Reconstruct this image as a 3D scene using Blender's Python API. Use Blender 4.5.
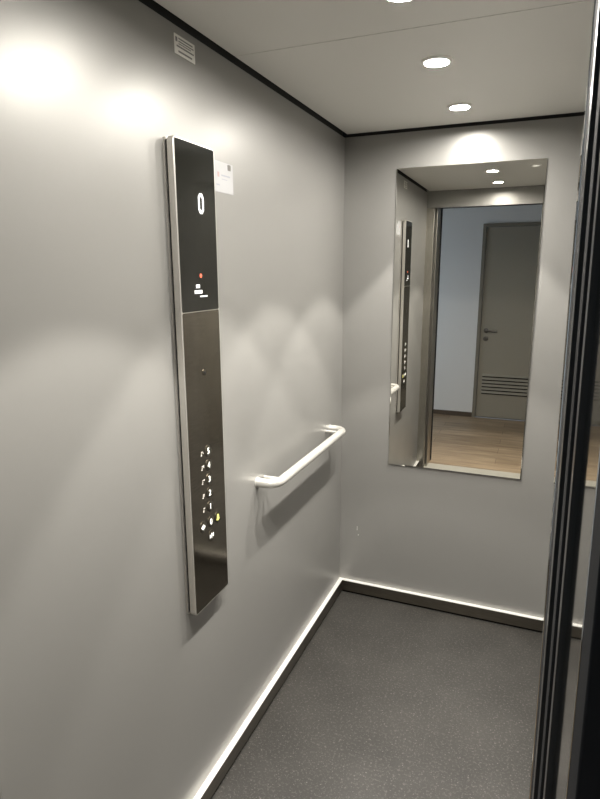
import bpy, bmesh, math, random
from mathutils import Matrix, Vector

for o in list(bpy.data.objects):
    bpy.data.objects.remove(o)
SC = bpy.context.scene
COL = SC.collection

# ------------------------------------------------------------------ camera
F_PX, YAW, PITCH, ROLL = 580.57, 0.3889, 0.2184, -0.0043
cam = bpy.data.cameras.new('camera')
cam.sensor_fit = 'HORIZONTAL'
cam.sensor_width = 36.0
cam.lens = 36.0 * F_PX / 600.0
cam.clip_start = 0.02
co = bpy.data.objects.new('camera', cam)
COL.objects.link(co)


def view_dir(X, U, D):
    c, s = math.cos(ROLL), math.sin(ROLL)
    x, u = X * c - U * s, X * s + U * c
    c, s = math.cos(PITCH), math.sin(PITCH)
    y, z = D * c + u * s, -D * s + u * c
    c, s = math.cos(YAW), math.sin(YAW)
    return Vector((x * c - y * s, x * s + y * c, z))


R = Matrix((view_dir(1, 0, 0), view_dir(0, 1, 0), -view_dir(0, 0, 1))).transposed()
co.matrix_world = Matrix.Translation((0.8526, -2.6136, 1.6208)) @ R.to_4x4()
SC.camera = co

# ------------------------------------------------------------------ light and exposure
SC.view_settings.view_transform = 'Standard'
SC.view_settings.look = 'None'
SC.view_settings.gamma = 1.0
SC.view_settings.use_curve_mapping = False
SC.view_settings.exposure = 0.13

SPOT_W = 64.0            # each downlight's beam
SPOT_COL = (1.0, 0.957, 0.885)
LENS_E = 960.0            # glow of each downlight's lens
HALL_W = 12.5            # daylight through the hall window

world = bpy.data.worlds.new('sky')
SC.world = world
world.use_nodes = True
wn = world.node_tree.nodes
wn['Background'].inputs[0].default_value = (0.55, 0.72, 1.0, 1)
wn['Background'].inputs[1].default_value = 0.6

al = bpy.data.lights.new('window_daylight', 'AREA')
al.shape = 'RECTANGLE'
al.size, al.size_y = 1.2, 1.0
al.energy = HALL_W
al.color = (0.74, 0.87, 1.0)
ao = bpy.data.objects.new('window_daylight', al)
COL.objects.link(ao)
ao.location = (-1.62, -3.2, 1.2)
ao.rotation_euler = (0, -math.pi / 2, 0)

# ------------------------------------------------------------------ materials


def mat(name, base, rough=0.5, metal=0.0, spec=0.5, emit=None, estr=0.0):
    m = bpy.data.materials.new(name)
    m.use_nodes = True
    b = m.node_tree.nodes['Principled BSDF']
    b.inputs['Base Color'].default_value = (*base, 1)
    b.inputs['Roughness'].default_value = rough
    b.inputs['Metallic'].default_value = metal
    b.inputs['Specular IOR Level'].default_value = spec
    if emit:
        b.inputs['Emission Color'].default_value = (*emit, 1)
        b.inputs['Emission Strength'].default_value = estr
    return m


def N(m, t, **kw):
    n = m.node_tree.nodes.new(t)
    for k, v in kw.items():
        setattr(n, k, v)
    return n


def noise(m, scale, detail=3, stretch=(1, 1, 1), rough=0.5):
    tc = N(m, 'ShaderNodeTexCoord')
    mp = N(m, 'ShaderNodeMapping')
    mp.inputs['Scale'].default_value = stretch
    nz = N(m, 'ShaderNodeTexNoise')
    nz.inputs['Scale'].default_value = scale
    nz.inputs['Detail'].default_value = detail
    nz.inputs['Roughness'].default_value = rough
    L = m.node_tree.links
    L.new(tc.outputs['Object'], mp.inputs['Vector'])
    L.new(mp.outputs[0], nz.inputs['Vector'])
    return nz


def ramp(m, src, stops):
    r = N(m, 'ShaderNodeValToRGB')
    el = r.color_ramp.elements
    while len(el) < len(stops):
        el.new(0.5)
    for e, (p, c) in zip(el, stops):
        e.position = p
        e.color = (*c, 1) if len(c) == 3 else c
    m.node_tree.links.new(src, r.inputs[0])
    return r


def bsdf(m):
    return m.node_tree.nodes['Principled BSDF']


def link(m, a, b):
    m.node_tree.links.new(a, b)


def bump(m, src, strength, dist):
    b = N(m, 'ShaderNodeBump')
    b.inputs['Strength'].default_value = strength
    b.inputs['Distance'].default_value = dist
    link(m, src, b.inputs['Height'])
    link(m, b.outputs[0], bsdf(m).inputs['Normal'])


def brushed(name, base, rough, metal=1.0, stretch=(60, 60, 2), var=0.12):
    m = mat(name, base, rough, metal)
    nz = noise(m, 8, 4, stretch)
    lo = tuple(c * (1 - var) for c in base)
    hi = tuple(min(1, c * (1 + var)) for c in base)
    r = ramp(m, nz.outputs['Fac'], [(0.3, lo), (0.7, hi)])
    link(m, r.outputs[0], bsdf(m).inputs['Base Color'])
    return m


M_WALL = mat('wall_grey_metallic_paint', (0.27, 0.265, 0.252), 0.36, 0.35, 0.5)
nz = noise(M_WALL, 3.0, 4)
rr = ramp(M_WALL, nz.outputs['Fac'], [(0.3, (0.33, 0.33, 0.33)), (0.7, (0.39, 0.39, 0.39))])
link(M_WALL, rr.outputs[0], bsdf(M_WALL).inputs['Roughness'])
M_CEIL = mat('ceiling_white_panel', (0.60, 0.59, 0.555), 0.55, 0.0, 0.4)
M_DARK = mat('dark_recess', (0.012, 0.012, 0.012), 0.8)
M_STEEL = brushed('brushed_stainless', (0.42, 0.40, 0.36), 0.33)
M_SKIRT = brushed('skirting_stainless', (0.19, 0.17, 0.14), 0.30, 1.0, (3, 3, 80), 0.15)
M_LEDGE = mat('skirting_top_glow_white', (0.96, 0.95, 0.91), 0.34, 0.5, 0.5)  # near-white so the ledge stands in for the glow above the skirting
M_ALU = brushed('aluminium', (0.60, 0.58, 0.52), 0.45, 0.5, (4, 90, 90), 0.06)
M_RIM = mat('panel_rim_aluminium', (0.66, 0.64, 0.60), 0.34, 0.85)
M_FACE = brushed('panel_brushed_bronze_steel', (0.27, 0.245, 0.205), 0.12, 1.0, (70, 4, 70), 0.18)
M_GLASS = mat('panel_black_glass', (0.010, 0.010, 0.008), 0.10, 0.0, 0.5)
M_BTN = mat('button_dark_steel', (0.15, 0.135, 0.11), 0.32, 1.0)
M_WHITE_E = mat('lit_white', (0.5, 0.5, 0.5), 0.4, emit=(1.0, 0.98, 0.97), estr=0.85)
M_NUM_E = mat('lit_numeral', (0.8, 0.8, 0.75), 0.4, emit=(1.0, 0.97, 0.88), estr=1.0)
M_BRL = mat('tactile_dot_steel', (0.85, 0.82, 0.75), 0.4, 0.4)
M_YEL_E = mat('lit_yellow', (0.7, 0.7, 0.2), 0.4, emit=(0.72, 0.70, 0.12), estr=0.7)
M_RED_E = mat('lit_red', (0.6, 0.1, 0.05), 0.4, emit=(1.0, 0.16, 0.07), estr=0.75)
M_RAIL = mat('handrail_satin', (0.48, 0.47, 0.44), 0.28, 0.35)
M_MIRROR = mat('mirror_silver', (0.78, 0.77, 0.73), 0.0, 1.0)
M_MEDGE = mat('mirror_ground_edge', (0.30, 0.29, 0.26), 0.25, 0.7)
M_PAPER = mat('white_paper', (0.38, 0.38, 0.385), 0.8, 0.0, 0.1)
M_PLATE = mat('grey_sticker', (0.74, 0.73, 0.69), 0.5)
M_INK = mat('dark_ink', (0.20, 0.20, 0.20), 0.6)
M_FAINT = mat('faint_ink', (0.26, 0.27, 0.30), 0.6)
M_PINK = mat('faint_red_ink', (0.34, 0.23, 0.22), 0.6)
M_JAMB = mat('polished_jamb', (0.52, 0.51, 0.48), 0.06, 1.0)
M_LEAF = mat('dark_leaf_edge', (0.025, 0.026, 0.026), 0.5, 0.0, 0.2)
M_LINE = mat('leaf_fold', (0.10, 0.102, 0.10), 0.30, 0.8)
M_FRAME = mat('anthracite_frame', (0.016, 0.016, 0.017), 0.8, 0.0, 0.15)
M_RUB = mat('black_rubber', (0.014, 0.014, 0.014), 0.8, 0.0, 0.15)
M_LENS = mat('lamp_lens', (0.9, 0.9, 0.9), 0.4, emit=SPOT_COL, estr=LENS_E)
M_TRIM = mat('lamp_trim', (0.80, 0.79, 0.76), 0.35, 0.2)
M_EMER = mat('emergency_lens', (0.9, 0.9, 0.9), 0.4, emit=SPOT_COL, estr=1.6)
M_HALL = mat('hall_plaster', (0.80, 0.81, 0.82), 0.8)
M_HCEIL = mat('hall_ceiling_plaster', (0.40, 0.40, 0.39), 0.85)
M_DOOR = mat('hall_door_paint', (0.34, 0.315, 0.26), 0.5)
M_DFRAME = mat('hall_door_frame_paint', (0.22, 0.20, 0.16), 0.5)
M_HANDLE = mat('handle_dark_metal', (0.16, 0.15, 0.14), 0.3, 0.9)
M_BASE = mat('hall_baseboard_brown', (0.10, 0.075, 0.055), 0.5)
M_WINF = mat('window_white', (0.7, 0.7, 0.7), 0.5)
M_PANE = bpy.data.materials.new('window_glass')
M_PANE.use_nodes = True
nt = M_PANE.node_tree
nt.nodes.remove(nt.nodes['Principled BSDF'])
tr = nt.nodes.new('ShaderNodeBsdfTransparent')
gl = nt.nodes.new('ShaderNodeBsdfGlossy')
gl.inputs['Roughness'].default_value = 0.02
mx = nt.nodes.new('ShaderNodeMixShader')
mx.inputs[0].default_value = 0.06
nt.links.new(tr.outputs[0], mx.inputs[1])
nt.links.new(gl.outputs[0], mx.inputs[2])
nt.links.new(mx.outputs[0], nt.nodes['Material Output'].inputs[0])

# speckled dark vinyl
M_FLOOR = mat('speckled_vinyl', (0.06, 0.055, 0.05), 0.42, 0.0, 0.5)
n1 = noise(M_FLOOR, 5, 5, rough=0.6)
n2 = noise(M_FLOOR, 105, 4, rough=0.75)
n3 = noise(M_FLOOR, 210, 2)
r1 = ramp(M_FLOOR, n1.outputs['Fac'], [(0.3, (0.019, 0.0178, 0.0158)), (0.7, (0.032, 0.030, 0.027))])
r2 = ramp(M_FLOOR, n2.outputs['Fac'], [(0.53, (0, 0, 0)), (0.70, (1, 1, 1))])
r3 = ramp(M_FLOOR, n3.outputs['Fac'], [(0.66, (0, 0, 0)), (0.74, (1, 1, 1))])
mx1 = N(M_FLOOR, 'ShaderNodeMixRGB')
mx1.inputs[2].default_value = (0.090, 0.085, 0.076, 1)
link(M_FLOOR, r2.outputs[0], mx1.inputs[0])
link(M_FLOOR, r1.outputs[0], mx1.inputs[1])
mx2 = N(M_FLOOR, 'ShaderNodeMixRGB')
mx2.inputs[2].default_value = (0.34, 0.33, 0.31, 1)
ml = N(M_FLOOR, 'ShaderNodeMath', operation='MULTIPLY')
ml.inputs[1].default_value = 0.45
link(M_FLOOR, r3.outputs[0], ml.inputs[0])
link(M_FLOOR, ml.outputs[0], mx2.inputs[0])
link(M_FLOOR, mx1.outputs[0], mx2.inputs[1])
link(M_FLOOR, mx2.outputs[0], bsdf(M_FLOOR).inputs['Base Color'])
bump(M_FLOOR, n2.outputs['Fac'], 0.35, 0.001)

# wood boards
M_WOOD = mat('oak_boards', (0.42, 0.30, 0.19), 0.45)
w1 = noise(M_WOOD, 2.2, 5, (1.2, 9, 1), 0.6)
w2 = ramp(M_WOOD, w1.outputs['Fac'], [(0.3, (0.25, 0.175, 0.11)), (0.7, (0.43, 0.335, 0.225))])
bk = N(M_WOOD, 'ShaderNodeTexBrick')
bk.inputs['Scale'].default_value = 1.0
bk.inputs['Brick Width'].default_value = 1.2
bk.inputs['Row Height'].default_value = 0.16
bk.inputs['Mortar Size'].default_value = 0.002
bk.inputs['Mortar'].default_value = (0.45, 0.42, 0.40, 1)
bk.inputs['Color1'].default_value = (1, 1, 1, 1)
bk.inputs['Color2'].default_value = (0.80, 0.78, 0.76, 1)
tcw = N(M_WOOD, 'ShaderNodeTexCoord')
link(M_WOOD, tcw.outputs['Object'], bk.inputs['Vector'])
mm = N(M_WOOD, 'ShaderNodeMixRGB', blend_type='MULTIPLY')
mm.inputs[0].default_value = 1.0
link(M_WOOD, w2.outputs[0], mm.inputs[1])
link(M_WOOD, bk.outputs['Color'], mm.inputs[2])
link(M_WOOD, mm.outputs[0], bsdf(M_WOOD).inputs['Base Color'])

# ------------------------------------------------------------------ mesh helpers


def box(bm, x0, x1, y0, y1, z0, z1, mi=0):
    vs = [bm.verts.new((x, y, z)) for x in (x0, x1) for y in (y0, y1) for z in (z0, z1)]
    fs = []
    for q in ((0, 1, 3, 2), (4, 6, 7, 5), (0, 4, 5, 1), (2, 3, 7, 6), (0, 2, 6, 4), (1, 5, 7, 3)):
        f = bm.faces.new([vs[i] for i in q])
        f.material_index = mi
        fs.append(f)
    return fs


def round_slab(bm, x0, x1, y0, y1, z0, z1, r, seg=6):
    """slab standing on a wall: thickness along x, rounded corners in y-z"""
    pts = []
    for cy, cz, a0 in ((y1 - r, z1 - r, 0), (y0 + r, z1 - r, 90), (y0 + r, z0 + r, 180), (y1 - r, z0 + r, 270)):
        for i in range(seg + 1):
            a = math.radians(a0 + 90 * i / seg)
            pts.append((cy + r * math.cos(a), cz + r * math.sin(a)))
    A = [bm.verts.new((x0, y, z)) for y, z in pts]
    B = [bm.verts.new((x1, y, z)) for y, z in pts]
    n = len(pts)
    for i in range(n):
        bm.faces.new((A[i], A[(i + 1) % n], B[(i + 1) % n], B[i]))
    bm.faces.new(B)
    bm.faces.new(A[::-1])


def lathe(bm, prof, seg=32, axis='z', c=(0, 0, 0)):
    """prof: list of (radius, height)"""
    rings = []
    for r, h in prof:
        if r < 1e-6:
            p = (0, 0, h) if axis == 'z' else (h, 0, 0)
            rings.append([bm.verts.new((c[0] + p[0], c[1] + p[1], c[2] + p[2]))])
            continue
        ring = []
        for i in range(seg):
            a = 2 * math.pi * i / seg
            u, v = r * math.cos(a), r * math.sin(a)
            p = (u, v, h) if axis == 'z' else (h, u, v)
            ring.append(bm.verts.new((c[0] + p[0], c[1] + p[1], c[2] + p[2])))
        rings.append(ring)
    for a, b in zip(rings, rings[1:]):
        for i in range(seg):
            j = (i + 1) % seg
            if len(a) == 1:
                bm.faces.new((a[0], b[i], b[j]))
            elif len(b) == 1:
                bm.faces.new((a[i], a[j], b[0]))
            else:
                bm.faces.new((a[i], a[j], b[j], b[i]))
    for ring, flip in ((rings[0], True), (rings[-1], False)):
        if len(ring) > 1:
            bm.faces.new(ring[::-1] if flip else ring)


def tube(bm, pts, r, seg=20, cap=True):
    pts = [Vector(p) for p in pts]
    rings = []
    up = Vector((0, 0, 1))
    for i, p in enumerate(pts):
        t = (pts[min(i + 1, len(pts) - 1)] - pts[max(i - 1, 0)]).normalized()
        a = t.cross(up).normalized()
        b = a.cross(t)
        rings.append([bm.verts.new(p + r * (math.cos(2 * math.pi * k / seg) * a + math.sin(2 * math.pi * k / seg) * b))
                      for k in range(seg)])
    for A, B in zip(rings, rings[1:]):
        for k in range(seg):
            bm.faces.new((A[k], A[(k + 1) % seg], B[(k + 1) % seg], B[k]))
    if cap:
        bm.faces.new(rings[0][::-1])
        bm.faces.new(rings[-1])


def obj(name, bm, mats, parent=None, bevel=0.0, smooth=False, seg=2):
    bmesh.ops.recalc_face_normals(bm, faces=bm.faces)
    me = bpy.data.meshes.new(name)
    bm.to_mesh(me)
    bm.free()
    for m in (mats if isinstance(mats, (list, tuple)) else [mats]):
        me.materials.append(m)
    o = bpy.data.objects.new(name, me)
    COL.objects.link(o)
    if parent:
        o.parent = parent
        o.matrix_parent_inverse = Matrix.Translation(-world_loc(parent))
    if smooth:
        for p in me.polygons:
            p.use_smooth = True
        md = o.modifiers.new('edge', 'EDGE_SPLIT')
        md.split_angle = math.radians(40)
    if bevel:
        md = o.modifiers.new('bevel', 'BEVEL')
        md.width = bevel
        md.segments = seg
        md.limit_method = 'ANGLE'
    return o


def world_loc(o):
    v = Vector(o.location)
    if o.parent:
        v = o.matrix_parent_inverse @ v
        v = v + world_loc(o.parent)
    return v


def boxobj(name, dims, m, parent=None, bevel=0.0):
    bm = bmesh.new()
    box(bm, *dims)
    return obj(name, bm, m, parent, bevel)


def struct(name, bm_or_dims, m, bevel=0.0):
    if isinstance(bm_or_dims, tuple):
        o = boxobj(name, bm_or_dims, m, None, bevel)
    else:
        o = obj(name, bm_or_dims, m, None, bevel)
    o['kind'] = 'structure'
    return o


def thing(name, label, cat, loc=(0, 0, 0), group=None):
    o = bpy.data.objects.new(name, None)
    o.empty_display_size = 0.05
    COL.objects.link(o)
    o.location = loc
    return tag(o, label, cat, group)


def tag(o, label, cat, group=None):
    o['label'] = label
    o['category'] = cat
    if group:
        o['group'] = group
    return o


def text_obj(name, s, size, thick, m, parent, pos, sx=1.0, bold=0.0):
    """lettering lying on a wall that faces +x: reads along +y, upright along +z"""
    cu = bpy.data.curves.new('tmp', 'FONT')
    cu.body = s
    cu.size = size
    cu.extrude = thick / 2
    cu.offset = bold
    cu.align_x = 'CENTER'
    cu.align_y = 'CENTER'
    to = bpy.data.objects.new('tmp', cu)
    COL.objects.link(to)
    bpy.context.view_layer.update()
    dg = bpy.context.evaluated_depsgraph_get()
    me = bpy.data.meshes.new_from_object(to.evaluated_get(dg))
    bpy.data.objects.remove(to)
    me.name = name
    xs = [v.co.x for v in me.vertices]
    ys = [v.co.y for v in me.vertices]
    cx, cy = (min(xs) + max(xs)) / 2, (min(ys) + max(ys)) / 2
    for v in me.vertices:
        a, b, c = (v.co.x - cx) * sx, v.co.y - cy, v.co.z
        v.co = (pos[0] + c, pos[1] + a, pos[2] + b)
    me.materials.clear()
    me.materials.append(m)
    o = bpy.data.objects.new(name, me)
    COL.objects.link(o)
    if parent:
        o.parent = parent
        o.matrix_parent_inverse = Matrix.Translation(-world_loc(parent))
    return o


# ------------------------------------------------------------------ the lift car: shell
W, L, H = 1.05, 2.04, 2.20
TOP = 2.30
struct('floor', (-0.03, W + 0.03, -L - 0.03, 0.03, -0.05, 0.0), M_FLOOR)
WT = 2.1905                 # the wall panels stop short of the ceiling; a black recess runs above them
struct('wall_left', (-0.03, 0.0, -L, 0.0, 0.0, WT), M_WALL)
struct('wall_back', (-0.03, W + 0.03, 0.0, 0.03, 0.0, WT), M_WALL)
struct('wall_right', (W, W + 0.03, -L, 0.0, 0.0, WT), M_WALL)
struct('trim_9', (-0.03, -0.008, -L, 0.0, WT, TOP), M_DARK)
struct('trim_10', (-0.03, W + 0.03, 0.008, 0.03, WT, TOP), M_DARK)
struct('trim_11', (W + 0.008, W + 0.03, -L, 0.0, WT, TOP), M_DARK)
g = 0.017
SEAM = -1.04
struct('ceiling', (-0.03, W + 0.03, -L - 0.03, 0.03, TOP, TOP + 0.04), M_DARK)
struct('ceiling.001', (g, W - g, SEAM + 0.0015, -g, H, H + 0.025), M_CEIL)
struct('ceiling.002', (g, W - g, -L + g, SEAM - 0.0015, H, H + 0.025), M_CEIL)

# front of the car: header and the two returns
HEAD = 2.08
struct('wall_front', (-0.03, W + 0.03, -L - 0.03, -L, HEAD, TOP), M_WALL, 0.001)
struct('wall_front.001', (-0.03, 0.058, -L - 0.03, -L, 0.0, HEAD), M_STEEL, 0.004)
struct('wall_front.002', (0.883, W + 0.03, -L - 0.025, -L, 0.0, HEAD), M_JAMB, 0.001)

# skirting with a ledge widened and whitened to imitate the glow on the wall, and a dark toe recess
SK, SH = 0.020, 0.067


def skirt(name, face, ledge, toe):
    bm = bmesh.new()
    box(bm, *face, 0)
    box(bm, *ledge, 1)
    box(bm, *toe, 2)
    return struct(name, bm, [M_SKIRT, M_LEDGE, M_RUB])


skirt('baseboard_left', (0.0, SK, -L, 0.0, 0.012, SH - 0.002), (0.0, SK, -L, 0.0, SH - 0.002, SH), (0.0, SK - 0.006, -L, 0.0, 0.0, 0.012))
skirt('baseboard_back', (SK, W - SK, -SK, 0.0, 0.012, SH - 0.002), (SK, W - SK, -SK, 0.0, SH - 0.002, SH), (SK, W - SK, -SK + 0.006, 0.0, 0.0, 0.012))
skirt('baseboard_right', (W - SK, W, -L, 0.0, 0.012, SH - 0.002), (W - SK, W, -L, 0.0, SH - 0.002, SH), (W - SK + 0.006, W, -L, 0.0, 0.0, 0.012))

# two tiny scuffs on the back wall
bm = bmesh.new()
for x, z, w, h in ((0.088, 0.345, 0.002, 0.022), (0.094, 0.318, 0.003, 0.006)):
    box(bm, x, x + w, -0.0004, 0.0, z, z + h)
obj('scuff_mark', bm, M_PLATE, bpy.data.objects['wall_back'])

# ------------------------------------------------------------------ doorway: sills, leaves, landing frame
bm = bmesh.new()
box(bm, -0.03, W + 0.03, -2.16, -L - 0.03, -0.05, 0.0)
for k in range(3):
    y = -2.085 - 0.025 * k
    box(bm, -0.03, W + 0.03, y - 0.004, y + 0.004, 0.0, 0.002)
struct('trim_1', bm, M_ALU)
bm = bmesh.new()
box(bm, -0.03, W + 0.03, -2.225, -2.165, -0.05, 0.0)
for k in range(2):
    y = -2.185 - 0.022 * k
    box(bm, -0.03, W + 0.03, y - 0.004, y + 0.004, 0.0, 0.002)
struct('trim_2', bm, M_ALU)


def leaf(name, x, y0, y1, fold):
    """one open sliding leaf; its leading edge (towards the opening) shows a fold line and a rubber lip"""
    d = bpy.data.objects.new(name, None)
    d.empty_display_size = 0.05
    COL.objects.link(d)
    d.location = (x, y0, 0)
    d['kind'] = 'structure'
    boxobj('door_panel', (x + 0.0004, x + 0.40, y0, y1, 0.004, HEAD - 0.012), M_LEAF, d)
    if fold:
        boxobj('edge_fold', (x, x + 0.004, y0 + 0.0005, y0 + 0.0005 + fold, 0.004, HEAD - 0.012), M_LINE, d)
    boxobj('rubber_lip', (x + 0.0002, x + 0.004, y0 + fold + 0.001, y1 - 0.001, 0.006, HEAD - 0.014), M_RUB, d)
    return d


leaf('door_2', 0.8836, -2.136, -2.072, 0.022)
leaf('door_3', 0.8862, -2.176, -2.145, 0.0)
leaf('door_4', 0.8880, -2.204, -2.184, 0.016)
# landing frame, right jamb: polished strip facing the opening, dark face to the hall
struct('trim_3', (0.892, 0.99, -2.304, -2.207, 0.0, 2.10), M_JAMB, 0.0006)
struct('trim_4', (0.8926, 1.00, -2.340, -2.3045, 0.0, 2.16), M_FRAME, 0.001)
for o in list(COL.objects):
    if o.name in ('wall_front.002', 'trim_3', 'trim_4') or (o.parent and o.parent.name in ('door_2', 'door_3', 'door_4')):
        for v in o.data.vertices:
            v.co.x -= 0.0125 * (v.co.z - 1.0) / 1.0
# left jamb and head of the landing frame
struct('trim_5', (-0.03, 0.070, -2.277, -2.120, 0.0, 2.10), M_STEEL, 0.003)
struct('trim_6', (-0.03, 0.072, -2.340, -2.2775, 0.0, 2.16), M_FRAME, 0.001)
struct('trim_7', (0.0725, 0.8915, -2.340, -2.17, 2.10, 2.16), M_FRAME, 0.001)
struct('trim_8', (0.0, 0.88, -2.165, -L - 0.031, 2.10, 2.14), M_DARK)

# ------------------------------------------------------------------ hall outside the lift
HX0, HX1, HY0, HY1, HZ = -1.50, 2.30, -4.03, -2.30, 2.50
bm = bmesh.new()
box(bm, HX0, HX1, HY0, HY1, -0.05, 0.0)
box(bm, -0.03, W + 0.03, HY1, -2.226, -0.05, 0.0)
struct('floor.001', bm, M_WOOD)
struct('ceiling.003', (HX0, HX1, HY0, HY1, HZ, HZ + 0.05), M_HCEIL)
struct('wall_landing_left', (HX0, -0.031, -2.33, -2.28, 0.0, HZ), M_HALL)
struct('wall_landing_right', (1.001, HX1, -2.33, -2.28, 0.0, HZ), M_HALL)
struct('wall_landing_top', (-0.031, 1.001, -2.33, -2.28, 2.161, HZ), M_HALL)
DX0, DX1, DH = 0.27, 1.15, 2.06
struct('wall_hall_left', (HX0, DX0 - 0.035, HY0 - 0.08, HY0, 0.0, HZ), M_HALL)
struct('wall_hall_right', (DX1 + 0.035, HX1, HY0 - 0.08, HY0, 0.0, HZ), M_HALL)
struct('wall_hall_top', (DX0 - 0.035, DX1 + 0.035, HY0 - 0.08, HY0, DH + 0.035, HZ), M_HALL)
struct('wall_hall_end', (HX1, HX1 + 0.05, HY0, HY1, 0.0, HZ), M_HALL)
struct('baseboard_hall_left', (HX0, DX0 - 0.036, HY0, HY0 + 0.012, 0.0, 0.05), M_BASE)
struct('baseboard_hall_right', (DX1 + 0.036, HX1, HY0, HY0 + 0.012, 0.0, 0.05), M_BASE)
# window in the end wall
WY0, WY1, WZ0, WZ1 = -3.75, -2.65, 0.55, 1.85
bm = bmesh.new()
box(bm, HX0 - 0.08, HX0, HY0, WY0, 0, HZ)
box(bm, HX0 - 0.08, HX0, WY1, HY1, 0, HZ)
box(bm, HX0 - 0.08, HX0, WY0, WY1, 0, WZ0)
box(bm, HX0 - 0.08, HX0, WY0, WY1, WZ1, HZ)
struct('wall_hall_window', bm, M_HALL)
bm = bmesh.new()
for d in ((WY0, WY0 + 0.05, WZ0, WZ1), (WY1 - 0.05, WY1, WZ0, WZ1), (WY0 + 0.05, WY1 - 0.05, WZ0, WZ0 + 0.05),
          (WY0 + 0.05, WY1 - 0.05, WZ1 - 0.05, WZ1), (-3.22, -3.18, WZ0 + 0.05, WZ1 - 0.05)):
    box(bm, HX0 - 0.07, HX0 - 0.01, *d)
win = struct('window_1', bm, M_WINF)
boxobj('pane', (HX0 - 0.042, HX0 - 0.036, WY0 + 0.05, WY1 - 0.05, WZ0 + 0.05, WZ1 - 0.05), M_PANE, win)

# hall door with lever handle, keyhole and vent grille
dr = bpy.data.objects.new('door_1', None)
dr.empty_display_size = 0.1
COL.objects.link(dr)
dr.location = ((DX0 + DX1) / 2, HY0, 0)
dr['kind'] = 'structure'
bm = bmesh.new()
box(bm, DX0 - 0.035, DX0, HY0 - 0.08, HY0 + 0.015, 0, DH + 0.035)
box(bm, DX1, DX1 + 0.035, HY0 - 0.08, HY0 + 0.015, 0, DH + 0.035)
box(bm, DX0, DX1, HY0 - 0.08, HY0 + 0.015, DH, DH + 0.035)
box(bm, DX0, DX1, HY0 - 0.08, HY0 - 0.005, 0, 0.010)
obj('door_frame', bm, M_DFRAME, dr, 0.003)
boxobj('door_leaf', (DX0 + 0.003, DX1 - 0.003, HY0 - 0.05, HY0 - 0.008, 0.012, DH - 0.003), M_DOOR, dr, 0.002)
bm = bmesh.new()
lathe(bm, [(0.026, 0), (0.026, 0.008), (0.010, 0.010), (0.010, 0.045)], 24)
for v in bm.verts:
    v.co = (DX0 + 0.06 + v.co.x, HY0 - 0.008 + v.co.z, 0.975 + v.co.y)
tube(bm, [(DX0 + 0.052, HY0 + 0.038, 0.975), (DX0 + 0.11, HY0 + 0.040, 0.976), (DX0 + 0.178, HY0 + 0.036, 0.972)], 0.010, 14)
obj('door_handle', bm, M_HANDLE, dr, smooth=True)
bm = bmesh.new()
lathe(bm, [(0.026, 0), (0.026, 0.008), (0.014, 0.010), (0.014, 0.014), (0, 0.014)], 24)
for v in bm.verts:
    v.co = (DX0 + 0.06 + v.co.x, HY0 - 0.008 + v.co.z, 0.885 + v.co.y)
obj('keyhole_rosette', bm, M_HANDLE, dr, smooth=True)
bm = bmesh.new()
for k in range(6):
    z = 0.27 + k * 0.038
    box(bm, DX0 + 0.05, DX1 - 0.05, HY0 - 0.008, HY0 - 0.004, z, z + 0.012, 1)
    vs = [bm.verts.new(p) for p in ((DX0 + 0.05, HY0 - 0.008, z + 0.036), (DX1 - 0.05, HY0 - 0.008, z + 0.036),
                                    (DX1 - 0.05, HY0 + 0.010, z + 0.014), (DX0 + 0.05, HY0 + 0.010, z + 0.014),
                                    (DX0 + 0.05, HY0 - 0.008, z + 0.012), (DX1 - 0.05, HY0 - 0.008, z + 0.012))]
    for q in ((0, 1, 2, 3), (3, 2, 5, 4)):
        bm.faces.new([vs[i] for i in q])
obj('vent_grille', bm, [M_DOOR, M_DARK], dr)

# ------------------------------------------------------------------ ceiling downlights


def spot_parts(t, r, lens_mat):
    z = t.location.z
    x, y = t.location.x, t.location.y
    bm = bmesh.new()
    seg = 40
    prof = [(r + 0.010, 0.0), (r + 0.010, -0.003), (r + 0.006, -0.0058), (r + 0.002, -0.0066), (r, -0.0058), (r, 0.0)]
    rings = [[bm.verts.new((x + a * math.cos(2 * math.pi * i / seg), y + a * math.sin(2 * math.pi * i / seg), z + h))
              for i in range(seg)] for a, h in prof]
    for A, B in zip(rings, rings[1:] + rings[:1]):
        for i in range(seg):
            j = (i + 1) % seg
            bm.faces.new((A[i], A[j], B[j], B[i]))
    obj('trim_ring', bm, M_TRIM, t, smooth=True)
    bm = bmesh.new()
    lathe(bm, [(r - 0.0005, 0.0), (r - 0.0005, -0.001), (r * 0.7, -0.0015), (r * 0.35, -0.0018), (0, -0.002)], seg, 'z', (x, y, z))
    obj('lens', bm, lens_mat, t, smooth=True)


SPOTS = [(-0.280, 'round recessed downlight in the ceiling nearest the mirror wall'),
         (-0.785, 'round recessed downlight in the ceiling, second from the mirror wall'),
         (-1.240, 'round recessed downlight in the ceiling, cut by the top edge of the photo'),
         (-1.735, 'round recessed downlight in the ceiling closest to the lift door, seen in the mirror')]
for y, lab in SPOTS:
    t = thing('downlight', lab, 'ceiling light', (0.527, y, H), 'downlights along the middle of the ceiling')
    spot_parts(t, 0.034, M_LENS)
    sl = bpy.data.lights.new('downlight_beam', 'SPOT')
    sl.energy = SPOT_W
    sl.color = SPOT_COL
    sl.spot_size = math.radians(79)
    sl.spot_blend = 0.16
    sl.shadow_soft_size = 0.02
    so = bpy.data.objects.new('downlight_beam', sl)
    COL.objects.link(so)
    so.parent = t
    so.location = (0, 0, -0.028)
t = thing('emergency_light', 'small dim round emergency light beside the ceiling downlights, seen in the mirror', 'ceiling light', (0.77, -1.14, H))
spot_parts(t, 0.02, M_EMER)

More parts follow.
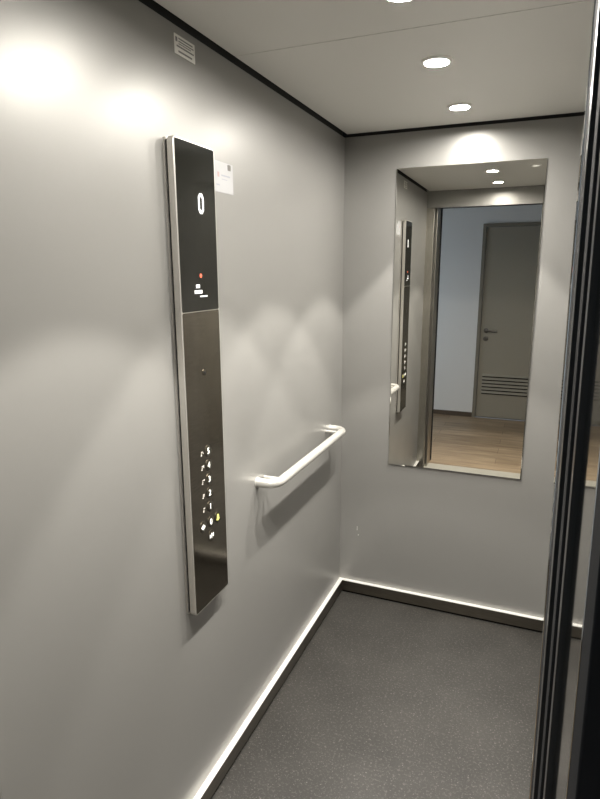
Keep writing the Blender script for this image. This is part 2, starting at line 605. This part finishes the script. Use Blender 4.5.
# ------------------------------------------------------------------ mirror
MX0, MX1, MZ0, MZ1 = 0.2384, 0.8341, 0.7157, 2.0467
t = thing('wall_mirror', 'tall frameless rectangular mirror on the back wall reflecting the hall', 'mirror', ((MX0 + MX1) / 2, 0, MZ0))
bm = bmesh.new()
box(bm, MX0, MX1, -0.005, 0.0, MZ0, MZ1)
obj('glass_edge', bm, M_MEDGE, t)
bm = bmesh.new()
e = 0.004
vo = [bm.verts.new(p) for p in ((MX0, -0.0056, MZ0), (MX1, -0.0056, MZ0), (MX1, -0.0056, MZ1), (MX0, -0.0056, MZ1))]
vi = [bm.verts.new(p) for p in ((MX0 + e, -0.0058, MZ0 + e), (MX1 - e, -0.0058, MZ0 + e), (MX1 - e, -0.0058, MZ1 - e), (MX0 + e, -0.0058, MZ1 - e))]
bm.faces.new(vi)
for i in range(4):
    j = (i + 1) % 4
    bm.faces.new((vo[i], vo[j], vi[j], vi[i]))
bmesh.ops.recalc_face_normals(bm, faces=bm.faces)
if vi[0].link_faces and [f for f in bm.faces if len(f.verts) == 4][0].normal.y > 0:
    bmesh.ops.reverse_faces(bm, faces=bm.faces)
obj('mirror_surface', bm, M_MIRROR, t)

# ------------------------------------------------------------------ control panel
PY0, PY1, PZ0, PZ1, PSPLIT, PT = -1.379, -1.190, 0.674, 1.933, 1.518, 0.0285
PC = (PY0 + PY1) / 2
t = thing('control_panel', 'tall narrow lift control panel on the left wall with black display and lit buttons', 'control panel', (0, PC, PZ0))
bm = bmesh.new()
round_slab(bm, 0.0, 0.004, PY0 + 0.001, PY1 - 0.001, PZ0 + 0.001, PZ1 - 0.001, 0.009)
obj('back_plate', bm, M_RIM, t)
bm = bmesh.new()
round_slab(bm, 0.004, 0.010, PY0 + 0.006, PY1 - 0.006, PZ0 + 0.006, PZ1 - 0.006, 0.006)
obj('shadow_gap', bm, M_DARK, t)
bm = bmesh.new()
round_slab(bm, 0.010, PT, PY0, PY1, PZ0, PZ1, 0.014)
obj('rim', bm, M_RIM, t, 0.0022, seg=3)
b = 0.005
bm = bmesh.new()
round_slab(bm, PT - 0.003, PT + 0.0006, PY0 + b, PY1 - b, PSPLIT + 0.0008, PZ1 - b, 0.005)
disp = obj('display_glass', bm, M_GLASS, t)
disp['label'] = 'glossy black glass display'
bm = bmesh.new()
round_slab(bm, PT - 0.003, PT + 0.0006, PY0 + b, PY1 - b, PZ0 + b, PSPLIT - 0.0008, 0.005)
face = obj('faceplate', bm, M_FACE, t)
face['label'] = 'brushed dark steel faceplate'
PX = PT + 0.0006

# floor digit: an upright zero made of bevelled segments
bm = bmesh.new()


def zero_ring(bm, yc, zc, w, h, th, ch, x0, x1):
    def loop(o):
        a, bb = w / 2 - o, h / 2 - o
        c = ch - o * 0.4
        return [(yc + y, zc + z) for y, z in ((a, bb - c), (a - c * 0.8, bb), (-a + c * 0.8, bb), (-a, bb - c),
                                              (-a, -bb + c), (-a + c * 0.8, -bb), (a - c * 0.8, -bb), (a, -bb + c))]
    o, i = loop(0), loop(th)
    V = [[bm.verts.new((x, *p)) for p in lp] for lp in (o, i) for x in (x0, x1)]
    n = 8
    for k in range(n):
        m_ = (k + 1) % n
        bm.faces.new((V[1][k], V[1][m_], V[3][m_], V[3][k]))
        bm.faces.new((V[0][k], V[0][m_], V[1][m_], V[1][k]))
        bm.faces.new((V[2][k], V[2][m_], V[3][m_], V[3][k]))


zero_ring(bm, -1.267, 1.789, 0.026, 0.050, 0.0070, 0.009, PX - 0.0004, PX + 0.0006)
d0 = obj('floor_digit', bm, M_WHITE_E, disp)
d0['label'] = 'glowing white digit 0'
bm = bmesh.new()
lathe(bm, [(0.0055, -0.0003), (0.0055, 0.0004), (0.003, 0.0010), (0, 0.0012)], 20, 'x', (PX, -1.281, 1.609))
o = obj('indicator_light', bm, M_RED_E, disp)
o['label'] = 'small glowing red indicator'
bm = bmesh.new()
for y0, y1, z0, z1 in ((-1.306, -1.288, 1.578, 1.587), (-1.314, -1.301, 1.5635, 1.5725), (-1.299, -1.277, 1.5635, 1.5725), (-1.288, -1.252, 1.5545, 1.5580)):
    box(bm, PX - 0.0003, PX + 0.0004, y0, y1, z0, z1)
o = obj('capacity_text', bm, M_WHITE_E, disp)
o['label'] = 'tiny lit lines of lettering'
# loudspeaker slot / key switch
bm = bmesh.new()
lathe(bm, [(0.0085, -0.0005), (0.0085, 0.0012), (0.0065, 0.0022), (0, 0.0022)], 24, 'x', (PX, -1.285, 1.355))
key = obj('key_switch', bm, M_BTN, face, smooth=True)
bm = bmesh.new()
box(bm, PX + 0.0018, PX + 0.0026, -1.291, -1.279, 1.3525, 1.3570)
obj('key_slot', bm, M_RUB, key)

BTN_BR = {'1': (1,), '2': (1, 2), '3': (1, 4), '4': (1, 4, 5), '5': (1, 5)}


def button(y, z, sym, m_sym, braille):
    bm = bmesh.new()
    lathe(bm, [(0.0165, -0.0004), (0.0165, 0.0008), (0.0155, 0.0014), (0, 0.0014)], 28, 'x', (PX, y, z))
    bt = obj('button', bm, M_BTN, face, smooth=True)
    x = PX + 0.0016
    if sym in 'OC':
        bm = bmesh.new()
        for s in (-1, 1):
            tip, base = (0.010, 0.003) if sym == 'O' else (0.003, 0.010)
            A = [bm.verts.new((xx, y + s * yy, z + zz)) for xx in (x - 0.0004, x + 0.0004) for yy, zz in ((base, 0.0065), (base, -0.0065), (tip, 0))]
            bm.faces.new(A[:3])
            bm.faces.new(A[3:])
            for k in range(3):
                bm.faces.new((A[k], A[(k + 1) % 3], A[3 + (k + 1) % 3], A[3 + k]))
        box(bm, x - 0.0004, x + 0.0004, y - 0.0010, y + 0.0010, z - 0.008, z + 0.008)
        s_ = obj('door_symbol', bm, m_sym, bt)
    elif sym == 'bell':
        bm = bmesh.new()
        prof = [(0.0, 0.010), (0.0035, 0.0085), (0.005, 0.004), (0.0058, -0.003), (0.0085, -0.006), (0.0085, -0.0075),
                (0.002, -0.0075), (0.002, -0.0100)]
        pts = [(y + a, z + h) for a, h in prof] + [(y - a, z + h) for a, h in prof[:0:-1]]
        A = [bm.verts.new((x + 0.0004, *p)) for p in pts]
        B = [bm.verts.new((x - 0.0004, *p)) for p in pts]
        bm.faces.new(A)
        for k in range(len(pts)):
            j = (k + 1) % len(pts)
            bm.faces.new((A[k], A[j], B[j], B[k]))
        s_ = obj('bell_symbol', bm, m_sym, bt)
    else:
        s_ = text_obj('numeral', sym, 0.024, 0.0008, m_sym, bt, (x, y, z), 1.05, 0.0)
    if braille:
        bm = bmesh.new()
        for q in (3, 4, 5, 6):                       # number sign
            by = y - 0.036 + (0.0026 if q > 3 else 0)
            bz = z + 0.0045 - {3: 2, 4: 0, 5: 1, 6: 2}[q] * 0.0045
            lathe(bm, [(0.0017, -0.0002), (0.0014, 0.0007), (0, 0.0010)], 8, 'x', (PX, by, bz))
        for q in BTN_BR[sym]:
            by = y - 0.0285 + (0.0036 if q > 3 else 0)
            bz = z + 0.0045 - ((q - 1) % 3) * 0.0045
            lathe(bm, [(0.0017, -0.0002), (0.0014, 0.0007), (0, 0.0010)], 8, 'x', (PX, by, bz))
        obj('braille', bm, M_BRL, face)
    return bt


for k, s in enumerate('54321'):
    button(-1.281, 1.133 - 0.041 * k, s, M_NUM_E, True)
button(-1.281, 0.922, '0', M_NUM_E, False)
button(-1.323, 0.922, 'O', M_NUM_E, False)
button(-1.243, 0.920, 'bell', M_YEL_E, False)['label'] = 'alarm button with a yellow lit bell'
button(-1.281, 0.879, 'C', M_NUM_E, False)

# ------------------------------------------------------------------ handrail
RX, RZ, RR, RY0, RY1, EL = 0.072, 0.912, 0.0165, -0.925, -0.175, 0.045
t = thing('handrail', 'pale satin metal handrail with bent ends on the left wall near the corner', 'handrail', (0, (RY0 + RY1) / 2, RZ))
pts = [(0.0, RY0, RZ), (RX - EL, RY0, RZ)]
for i in range(1, 9):
    a = math.pi / 2 * i / 8
    pts.append((RX - EL + EL * math.sin(a), RY0 + EL - EL * math.cos(a), RZ))
pts.append((RX, 0.5 * (RY0 + RY1), RZ))
for i in range(0, 9):
    a = math.pi / 2 * i / 8
    pts.append((RX - EL + EL * math.cos(a), RY1 - EL + EL * math.sin(a), RZ))
pts.append((0.0, RY1, RZ))
bm = bmesh.new()
tube(bm, pts, RR, 24)
obj('rail_tube', bm, M_RAIL, t, smooth=True)
for y in (RY0, RY1):
    bm = bmesh.new()
    lathe(bm, [(0.0195, 0.0), (0.0195, 0.002), (0.0180, 0.003), (RR, 0.003)], 28, 'x', (0, y, RZ))
    obj('wall_flange', bm, M_RAIL, t, smooth=True)
for y in (RY0 + 0.054, RY1 - 0.054):
    bm = bmesh.new()
    tube(bm, [(0.0, y, RZ), (RX * 0.5, y, RZ), (RX - 0.006, y, RZ)], 0.0070, 14)
    obj('bracket_rod', bm, M_RAIL, t, smooth=True)

# ------------------------------------------------------------------ notices
bm = bmesh.new()
box(bm, 0.0, 0.0012, -1.311, -1.222, 2.129, 2.172)
t = obj('notice_sticker', bm, M_PLATE)
tag(t, 'small grey printed sticker high on the left wall under the ceiling', 'sticker')
bm = bmesh.new()
for y0, y1, z0, z1 in ((-1.307, -1.299, 2.156, 2.166), (-1.294, -1.232, 2.1635, 2.1665), (-1.294, -1.228, 2.1575, 2.1600),
                       (-1.294, -1.240, 2.1525, 2.1545), (-1.303, -1.228, 2.1455, 2.1490), (-1.296, -1.236, 2.1345, 2.1385)):
    box(bm, 0.0012, 0.0015, y0, y1, z0, z1)
obj('print', bm, M_INK, t)
bm = bmesh.new()
box(bm, 0.0, 0.0008, -1.165, -1.040, 1.836, 1.917)
t = obj('paper_notice', bm, M_PAPER)
tag(t, 'small white paper label on the wall, half behind the control panel', 'notice')
bm = bmesh.new()
round_slab(bm, 0.0008, 0.0011, -1.070, -1.052, 1.899, 1.915, 0.003)
obj('printed_mark', bm, M_HANDLE, t)
bm = bmesh.new()
box(bm, 0.0008, 0.0010, -1.106, -1.057, 1.880, 1.884)
box(bm, 0.0008, 0.0010, -1.104, -1.075, 1.871, 1.873)
box(bm, 0.0008, 0.0010, -1.135, -1.118, 1.853, 1.857)
obj('print_line', bm, M_FAINT, t)
bm = bmesh.new()
box(bm, 0.0008, 0.0010, -1.128, -1.118, 1.876, 1.889)
obj('red_print', bm, M_PINK, t)
